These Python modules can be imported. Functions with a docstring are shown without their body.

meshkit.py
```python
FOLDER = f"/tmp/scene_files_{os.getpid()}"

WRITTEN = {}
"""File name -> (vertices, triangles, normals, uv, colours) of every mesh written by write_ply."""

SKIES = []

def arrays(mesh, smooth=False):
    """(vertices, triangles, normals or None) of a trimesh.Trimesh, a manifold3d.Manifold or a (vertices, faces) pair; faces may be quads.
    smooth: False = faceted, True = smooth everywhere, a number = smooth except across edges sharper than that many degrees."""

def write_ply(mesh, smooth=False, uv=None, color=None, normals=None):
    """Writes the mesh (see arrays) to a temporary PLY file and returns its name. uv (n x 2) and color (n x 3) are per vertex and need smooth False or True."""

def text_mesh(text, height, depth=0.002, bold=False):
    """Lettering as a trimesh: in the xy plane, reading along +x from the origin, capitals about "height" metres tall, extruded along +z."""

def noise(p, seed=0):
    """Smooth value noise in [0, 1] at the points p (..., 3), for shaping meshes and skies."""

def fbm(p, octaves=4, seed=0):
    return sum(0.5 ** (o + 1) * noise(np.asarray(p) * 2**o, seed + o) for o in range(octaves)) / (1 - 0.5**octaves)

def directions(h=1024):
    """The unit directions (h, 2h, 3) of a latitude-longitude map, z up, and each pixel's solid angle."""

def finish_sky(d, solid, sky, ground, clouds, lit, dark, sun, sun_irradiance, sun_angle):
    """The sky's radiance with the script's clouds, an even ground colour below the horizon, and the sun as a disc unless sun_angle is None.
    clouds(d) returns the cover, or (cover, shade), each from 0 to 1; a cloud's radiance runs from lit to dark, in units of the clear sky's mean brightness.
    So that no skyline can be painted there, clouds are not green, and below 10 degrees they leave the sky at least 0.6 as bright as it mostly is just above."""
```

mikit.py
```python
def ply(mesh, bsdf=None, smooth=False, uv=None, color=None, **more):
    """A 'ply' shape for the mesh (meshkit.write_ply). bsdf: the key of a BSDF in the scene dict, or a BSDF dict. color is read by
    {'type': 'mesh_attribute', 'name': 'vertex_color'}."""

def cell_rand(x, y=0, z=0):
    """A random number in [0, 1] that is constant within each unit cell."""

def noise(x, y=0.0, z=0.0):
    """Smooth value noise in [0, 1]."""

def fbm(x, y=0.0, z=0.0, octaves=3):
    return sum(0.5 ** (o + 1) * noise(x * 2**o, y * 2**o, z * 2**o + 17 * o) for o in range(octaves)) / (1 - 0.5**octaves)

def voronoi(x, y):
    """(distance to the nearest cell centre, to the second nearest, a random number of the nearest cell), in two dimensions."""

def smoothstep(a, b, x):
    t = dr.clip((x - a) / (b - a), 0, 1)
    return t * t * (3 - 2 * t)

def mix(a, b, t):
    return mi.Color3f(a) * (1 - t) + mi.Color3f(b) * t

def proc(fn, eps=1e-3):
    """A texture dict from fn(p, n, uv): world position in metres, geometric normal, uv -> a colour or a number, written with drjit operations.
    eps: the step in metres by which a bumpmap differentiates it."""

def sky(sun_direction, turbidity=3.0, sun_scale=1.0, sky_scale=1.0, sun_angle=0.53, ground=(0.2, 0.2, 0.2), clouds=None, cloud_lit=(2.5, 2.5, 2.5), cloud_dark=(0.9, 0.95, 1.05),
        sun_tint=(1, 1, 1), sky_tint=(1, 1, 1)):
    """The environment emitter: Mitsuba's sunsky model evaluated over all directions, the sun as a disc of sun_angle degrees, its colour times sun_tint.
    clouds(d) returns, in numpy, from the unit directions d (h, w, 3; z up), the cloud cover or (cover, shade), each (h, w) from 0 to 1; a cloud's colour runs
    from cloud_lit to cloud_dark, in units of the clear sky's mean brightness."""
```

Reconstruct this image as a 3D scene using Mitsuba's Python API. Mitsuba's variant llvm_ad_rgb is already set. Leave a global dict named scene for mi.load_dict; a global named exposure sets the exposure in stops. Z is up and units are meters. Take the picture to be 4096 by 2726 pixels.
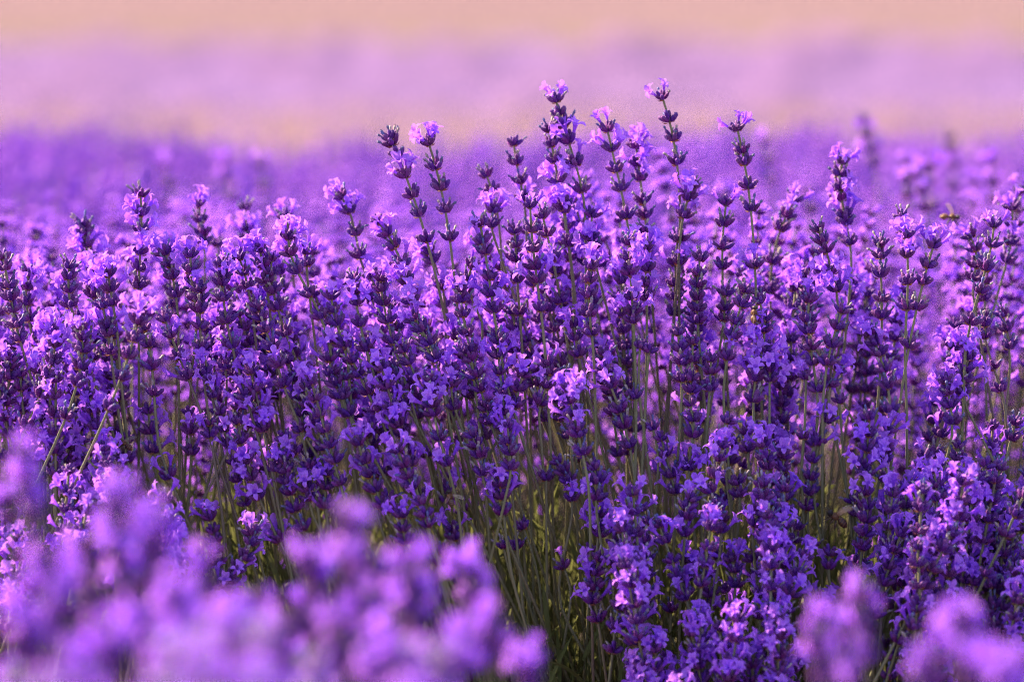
import math, random
import numpy as np, trimesh
import drjit as dr
import mitsuba as mi
import mikit, meshkit

rng = np.random.default_rng(7)
R = random.Random(11)
T = mi.ScalarTransform4f
scene, labels = {}, {}

# ---------------------------------------------------------------- camera, sky, exposure
CAM_Z, PITCH = 0.75, math.radians(5.2)
scene['camera'] = {
    'type': 'thinlens', 'fov': 2 * math.degrees(math.atan(0.3415 / 2.5)), 'fov_axis': 'x',
    'aperture_radius': 0.0165, 'focus_distance': 2.5, 'near_clip': 0.05, 'far_clip': 2000.0,
    'to_world': T().look_at(origin=[0, 0, CAM_Z], target=[0, math.cos(PITCH), CAM_Z - math.sin(PITCH)], up=[0, 0, 1]),
}
SUN = (-0.70, 0.36, 0.64)
scene['sky'] = mikit.sky(SUN, turbidity=3.5, sun_scale=1.0, sky_scale=0.85, sky_tint=(1.26, 1.0, 0.94), sun_angle=0.6, sun_tint=(1.0, 0.95, 0.91), ground=(0.22, 0.17, 0.16))
exposure = 3.85

# ---------------------------------------------------------------- materials
VC = {'type': 'mesh_attribute', 'name': 'vertex_color'}

def stem_colour(p, n, uv):
    a = mikit.fbm(p.x * 90, p.y * 90, p.z * 14, 2)
    b = mikit.noise(p.x * 37 + 5, p.y * 37, p.z * 4)
    c = mikit.mix((0.12, 0.122, 0.050), (0.19, 0.175, 0.095), a)
    return mikit.mix(c, (0.12, 0.075, 0.075), mikit.smoothstep(0.55, 0.9, b) * 0.7)

def leaf_colour(p, n, uv):
    a = mikit.fbm(p.x * 60, p.y * 60, p.z * 30, 2)
    return mikit.mix((0.080, 0.098, 0.026), (0.155, 0.165, 0.065), a)

scene['mat_calyx'] = {'type': 'twosided', 'bsdf': {'type': 'principled', 'base_color': VC, 'roughness': 0.6, 'specular': 0.25, 'sheen': 0.5, 'sheen_tint': 0.7}}
scene['mat_petal'] = {'type': 'principledthin', 'base_color': VC, 'roughness': 0.5, 'diff_trans': 0.75, 'eta': 1.4, 'sheen': 0.3}
scene['mat_down'] = {'type': 'principledthin', 'base_color': VC, 'roughness': 0.5, 'diff_trans': 1.0, 'eta': 1.4}
scene['mat_stem'] = {'type': 'twosided', 'bsdf': {'type': 'principled', 'base_color': mikit.proc(stem_colour), 'roughness': 0.6, 'specular': 0.4, 'sheen': 0.9, 'sheen_tint': 0.3}}
scene['mat_leaf'] = {'type': 'principledthin', 'base_color': mikit.proc(leaf_colour), 'roughness': 0.5, 'diff_trans': 0.8, 'eta': 1.4, 'sheen': 0.3}

# ---------------------------------------------------------------- small mesh helpers
class MB:
    """collects pieces with a colour per vertex"""
    def __init__(self): self.v, self.f, self.c, self.n = [], [], [], 0
    def add(self, v, f, c):
        v = np.asarray(v, float); f = np.asarray(f, int)
        if f.shape[1] == 4: f = np.vstack([f[:, [0, 1, 2]], f[:, [0, 2, 3]]])
        c = np.asarray(c, float)
        if c.ndim == 1: c = np.tile(c, (len(v), 1))
        self.v.append(v); self.f.append(f + self.n); self.c.append(c); self.n += len(v)
    def mesh(self):
        return trimesh.Trimesh(np.vstack(self.v), np.vstack(self.f), process=False), np.clip(np.vstack(self.c), 0, 1)
    def ply(self, bsdf, smooth=True):
        m, c = self.mesh()
        return mikit.ply(m, bsdf, smooth=smooth, color=c)

def frame(d):
    d = np.asarray(d, float); d = d / np.linalg.norm(d)
    a = np.array([0, 0, 1.0]) if abs(d[2]) < 0.95 else np.array([1.0, 0, 0])
    x = np.cross(a, d); x /= np.linalg.norm(x)
    return x, np.cross(d, x), d

def tube(path, rad, sides, ribs=0.0, cap=True, phase=0.0):
    path = np.asarray(path, float); n = len(path)
    rad = np.broadcast_to(np.asarray(rad, float), n)
    tan = np.gradient(path, axis=0); tan /= np.linalg.norm(tan, axis=1, keepdims=True) + 1e-12
    x = frame(tan[0])[0]
    V = []
    for i in range(n):
        x = x - tan[i] * (x @ tan[i]); x /= np.linalg.norm(x)
        y = np.cross(tan[i], x)
        a = phase + np.arange(sides) * 2 * math.pi / sides
        r = rad[i] * (1 + ribs * np.where(np.arange(sides) % 2, 1, -1))
        V.append(path[i] + (np.cos(a) * r)[:, None] * x + (np.sin(a) * r)[:, None] * y)
    V = np.vstack(V)
    k = np.arange(sides); F = []
    for i in range(n - 1):
        F.append(np.stack([i * sides + k, i * sides + (k + 1) % sides, (i + 1) * sides + (k + 1) % sides, (i + 1) * sides + k], 1))
    F = np.vstack(F); F = np.vstack([F[:, [0, 1, 2]], F[:, [0, 2, 3]]])
    if cap:
        V = np.vstack([V, path[-1:]]); m = len(V) - 1; o = (n - 1) * sides
        F = np.vstack([F, np.stack([o + k, o + (k + 1) % sides, np.full(sides, m)], 1)])
    return V, F

def bend_path(p0, d, length, up, n):
    """n points from p0 along d, bending towards z by up"""
    d = np.asarray(d, float) / np.linalg.norm(d); out = [np.array(p0, float)]
    for i in range(n - 1):
        d = d + np.array([0, 0, up / (n - 1)]); d /= np.linalg.norm(d)
        out.append(out[-1] + d * length / (n - 1))
    return np.array(out), d

MM = 0.001
# real colours: dark violet woolly calyx, light violet corolla, brown papery bract, grey-blue dry corolla
def calyx_col(r):
    c = np.array([[0.080, 0.009, 0.160], [0.105, 0.011, 0.135], [0.066, 0.009, 0.172], [0.105, 0.022, 0.14]][r.randrange(4)])
    return c * r.uniform(0.75, 1.3)
def petal_col(r):
    c = np.array([0.54, 0.21, 0.92]) if r.random() < 0.65 else np.array([0.44, 0.145, 0.90])
    return c * r.uniform(0.85, 1.08)
DRY = [np.array(c) for c in ([0.13, 0.13, 0.27], [0.25, 0.21, 0.27], [0.09, 0.09, 0.26], [0.30, 0.25, 0.25])]
BRACT = [np.array(c) for c in ([0.30, 0.13, 0.05], [0.24, 0.12, 0.08], [0.20, 0.09, 0.10])]

def add_calyx(mb, p0, d, r, size=1.0, sides=10, hair=None):
    L = 6.0 * MM * size * r.uniform(0.88, 1.12); rad = 1.22 * MM * size
    path, end = bend_path(p0, d, L, 0.25, 7)
    prof = np.array([0.42, 0.80, 1.0, 1.03, 0.97, 0.86, 0.50])
    V, F = tube(path, prof * rad, sides, 0.07, phase=r.uniform(0, 6))
    c = calyx_col(r); col = np.tile(c, (len(V), 1))
    col *= np.array([r.uniform(0.9, 1.1) for _ in range(len(V))])[:, None]
    # the woolly rib tips carry pale hairs
    col[5 * sides:7 * sides:2] = col[5 * sides:7 * sides:2] * 0.6 + np.array([0.16, 0.08, 0.26]) * 0.4
    mb.add(V, F, col)
    if hair is not None:      # the pale down that covers a lavender bud
        nh = 56; v = np.zeros((nh * 3, 3)); cen = path.mean(0)
        for k in range(nh):
            i = r.uniform(.4, 6.0); i0 = min(5, int(i)); t = i - i0; a = r.randrange(sides); b = (a + 1) % sides; q = r.random()
            P0 = (V[i0 * sides + a] * (1 - q) + V[i0 * sides + b] * q) * (1 - t) + (V[(i0 + 1) * sides + a] * (1 - q) + V[(i0 + 1) * sides + b] * q) * t
            ax = path[i0] * (1 - t) + path[i0 + 1] * t
            o = P0 - ax; o /= np.linalg.norm(o) + 1e-12; o = o + .55 * end + np.array([r.gauss(0, .3), r.gauss(0, .3), r.gauss(0, .3)]); o /= np.linalg.norm(o)
            w = np.cross(o, [r.gauss(0, 1), r.gauss(0, 1), r.gauss(0, 1)]); w /= np.linalg.norm(w) + 1e-12
            l = r.uniform(.4, .75) * MM
            v[3 * k:3 * k + 3] = (P0 - w * .06 * MM, P0 + w * .06 * MM, P0 + o * l)
        hair.add(v, np.arange(nh * 3).reshape(-1, 3), np.array([.62, .42, .84]))
    return path[-1], end

def add_dry(mb, p, d, r):
    L = r.uniform(2.2, 4.2) * MM
    path, e = bend_path(p - d * 0.6 * MM, d, L, r.uniform(-0.4, 0.3), 5)
    path[2:] += np.array([r.gauss(0, .25), r.gauss(0, .25), 0]) * MM
    V, F = tube(path, np.array([.55, .5, .62, .85, .6]) * MM * r.uniform(.85, 1.2), 6, 0.16)
    c = R.choice(DRY) * r.uniform(.7, 1.15); col = np.tile(c, (len(V), 1))
    mb.add(V, F, col)
    for k in range(3):   # shrivelled lobes
        a = r.uniform(0, 6.28); x, y, z = frame(e)
        q = path[-1]; o = (x * math.cos(a) + y * math.sin(a))
        w = np.cross(e, o)
        mb.add([q - w * .4 * MM, q + w * .4 * MM, q + (o * .9 + e * .7) * MM], [[0, 1, 2]], c * 1.1)

def add_flower(mb, p, d, r, size=1.0):
    d = np.asarray(d, float)
    path, e = bend_path(p - d * 1.0 * MM, d, 4.6 * MM * size, r.uniform(-0.25, 0.25), 5)
    c = petal_col(r); throat = c * np.array([.8, .62, .92])
    V, F = tube(path, np.array([.62, .66, .78, 1.0, 1.45]) * MM * size, 7, 0, cap=False)
    mb.add(V, F, throat)
    q = path[-1]
    x, y, z = frame(e)
    up = np.array([0, 0, 1.0]) - e * e[2]
    up = up / (np.linalg.norm(up) + 1e-9) if np.linalg.norm(up) > .1 else x
    side = np.cross(e, up)
    tw = r.uniform(-.5, .5)
    up, side = up * math.cos(tw) + side * math.sin(tw), side * math.cos(tw) - up * math.sin(tw)
    # two erect upper lobes, three spreading lower lobes
    lobes = [(58, 3.9, 3.1, .35), (122, 3.9, 3.1, .35), (195, 2.7, 2.3, .95), (270, 3.0, 2.4, 1.05), (345, 2.7, 2.3, .95)]
    for ang, ln, wd, spread in lobes:
        if r.random() < .05: continue
        a = math.radians(ang + r.uniform(-10, 10))
        o = side * math.cos(a) + up * math.sin(a)
        w = np.cross(e, o)
        ln, wd = ln * MM * size * r.uniform(.85, 1.15), wd * MM * size * r.uniform(.85, 1.15)
        sp = spread + r.uniform(-.25, .25); curl = r.uniform(.1, .9); ruf = r.uniform(-.5, .5)
        nu, nv = 5, 5
        V = []; C = []
        base = q + o * 1.15 * MM * size
        for i in range(nu):
            t = i / (nu - 1)
            an = sp + curl * t * t
            along = (o * math.sin(an) + e * math.cos(an)) * ln * t
            nrm = o * math.cos(an) - e * math.sin(an)
            half = wd * .5 * (0.42 + .58 * math.sin(min(1.0, t * 1.35 + .12) * math.pi * .5)) * math.sqrt(max(0.0, 1 - max(0, (t - .55) / .45) ** 2 * .93))
            for j in range(nv):
                s = j / (nv - 1) * 2 - 1
                cup = (s * s) * half * .45 - t * ruf * half * math.sin(s * 3.1) * .5
                V.append(base + along + w * s * half - nrm * cup)
                C.append(c * (1.06 if abs(s) > .3 else .93))      # the darker vein down the middle of a lobe
        F = [[i * nv + j, (i + 1) * nv + j, (i + 1) * nv + j + 1, i * nv + j + 1] for i in range(nu - 1) for j in range(nv - 1)]
        mb.add(V, F, np.array(C))

def add_bracts(mb, r, n=4):
    for k in range(n):
        a = r.uniform(0, 6.28); o = np.array([math.cos(a), math.sin(a), 0]); w = np.array([-math.sin(a), math.cos(a), 0])
        L, W = r.uniform(2.5, 4.2) * MM, r.uniform(1.2, 1.9) * MM
        z = np.array([0, 0, 1.0]); b = o * .8 * MM - z * .5 * MM
        V = [b - w * W * .5, b + w * W * .5, b + o * L * .5 + w * W * .55 + z * .3 * MM, b + o * L * .5 - w * W * .55 + z * .3 * MM, b + o * L + z * L * .35, b + o * L * .5 - z * .35 * MM]
        mb.add(V, [[0, 1, 5], [1, 2, 5], [3, 0, 5], [2, 4, 5], [4, 3, 5]], R.choice(BRACT) * r.uniform(.8, 1.2))

def build_whorl(level, seed):
    """one whorl at the origin, the stem along +z: (woolly buds with bracts, [open flowers])"""
    r = random.Random(seed); cal = MB(); flowers = []; hair = MB()
    add_bracts(cal, r, 4)
    n1 = r.choice([5, 6, 6]); n2 = r.choice([2, 3, 3])
    tips = []
    for tier, n in ((0, n1), (1, n2)):
        ph = r.uniform(0, 6.28)
        for k in range(n):
            a = ph + k * 2 * math.pi / n + r.uniform(-.22, .22)
            th = math.radians(r.uniform(44, 66) if tier == 0 else r.uniform(20, 36))
            d = np.array([math.cos(a) * math.sin(th), math.sin(a) * math.sin(th), math.cos(th)])
            p0 = np.array([math.cos(a), math.sin(a), 0]) * .75 * MM + np.array([0, 0, (.2 + 1.1 * tier) * MM])
            q, e = add_calyx(cal, p0, d, r, 1.08 - .06 * tier, hair=hair)
            tips.append((q, e))
    r.shuffle(tips)
    nf = {0: 0, 1: r.choice([1, 2, 2]), 2: r.choice([3, 4]), 3: r.choice([5, 6, 6])}[level]
    for k, (q, e) in enumerate(tips):
        if k < nf:
            mb = MB(); add_flower(mb, q, e, r, r.uniform(1.08, 1.32)); flowers.append(mb)
        elif r.random() < (.45 if level < 2 else .25):
            add_dry(cal, q, e, r)
    return cal, flowers, hair

# whorl kinds: groups to be instanced
NVAR = {0: 7, 1: 6, 2: 6, 3: 6}
for lv, n in NVAR.items():
    for k in range(n):
        cal, fl, hair = build_whorl(lv, 1000 * lv + 17 * k + 3)
        g = {'type': 'shapegroup'}
        g['calyces'] = cal.ply('mat_calyx', smooth=True)
        g['calyx_down'] = hair.ply('mat_down', smooth=False)
        for j, mb in enumerate(fl): g['flower' + (f'_{j:03d}' if j else '')] = mb.ply('mat_petal', smooth=True)
        scene[f'kind_whorl_{lv}_{k}'] = g

def place(p, axis, spin, s):
    x, y, z = frame(axis)
    ca, sa = math.cos(spin), math.sin(spin)
    M = np.eye(4); M[:3, 0] = (x * ca + y * sa) * s; M[:3, 1] = (y * ca - x * sa) * s; M[:3, 2] = z * s; M[:3, 3] = p
    return T(M)

def numbered(name):
    if name not in scene and not any(k.startswith(name + '__') for k in TOP.get(name, ())) and name not in USED:
        USED.add(name); return name
    i = 1
    while f'{name}_{i:03d}' in USED: i += 1
    USED.add(f'{name}_{i:03d}'); return f'{name}_{i:03d}'
USED, TOP = set(), {}

# ---------------------------------------------------------------- ground
def ground_z(y):
    y = np.asarray(y, float)
    t = np.clip(y - 22, 0, 6)
    return np.where(y < 28, 0.03 * t * t / 12, 0.03 * (y - 25)) - 0.0

def ground_colour(p, n, uv):
    a = mikit.fbm(p.x * 2.2, p.y * 2.2, 0.3, 4)
    b = mikit.fbm(p.x * 35, p.y * 35, p.z * 20, 3)
    soil = mikit.mix((0.140, 0.092, 0.110), (0.185, 0.127, 0.140), a * 0.6 + b * 0.4)
    straw = mikit.mix((0.142, 0.099, 0.112), (0.180, 0.126, 0.141), mikit.fbm(p.x * .4, p.y * .4, 1, 3) * .6 + b * .4)
    edge = mikit.noise(p.x * .25, p.y * .4) * 2.0
    dry_grass = mikit.mix((0.132, 0.104, 0.084), (0.165, 0.130, 0.106), b)
    far = mikit.mix(dry_grass, straw, mikit.smoothstep(38.5, 39.5, p.y + edge * .4))
    return mikit.mix(soil, far, mikit.smoothstep(31.0, 31.6, p.y + edge * .2))
scene['mat_ground'] = {'type': 'diffuse', 'reflectance': mikit.proc(ground_colour)}
ys = np.concatenate([np.linspace(-4, 7, 90), np.linspace(7.3, 60, 110), [80, 120, 200, 400, 900]])
xs = np.concatenate([[-700, -200, -80, -40, -20, -10], np.linspace(-6, 6, 80), [10, 20, 40, 80, 200, 700]])
X, Y = np.meshgrid(xs, ys); Z = ground_z(np.minimum(Y, 120))
Z = Z + (meshkit.fbm(np.stack([X * 3, Y * 3, X * 0], -1)) - .5) * .05 * (np.abs(X) < 8) * (Y < 70)
idx = np.arange(X.size).reshape(X.shape)
quads = np.stack([idx[:-1, :-1], idx[:-1, 1:], idx[1:, 1:], idx[1:, :-1]], -1).reshape(-1, 4)
scene['ground'] = mikit.ply((np.stack([X, Y, Z], -1).reshape(-1, 3), quads), 'mat_ground', smooth=True)
labels['ground'] = {'label': 'dry pinkish soil of the lavender field rising to a straw coloured field', 'kind': 'structure'}

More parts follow.
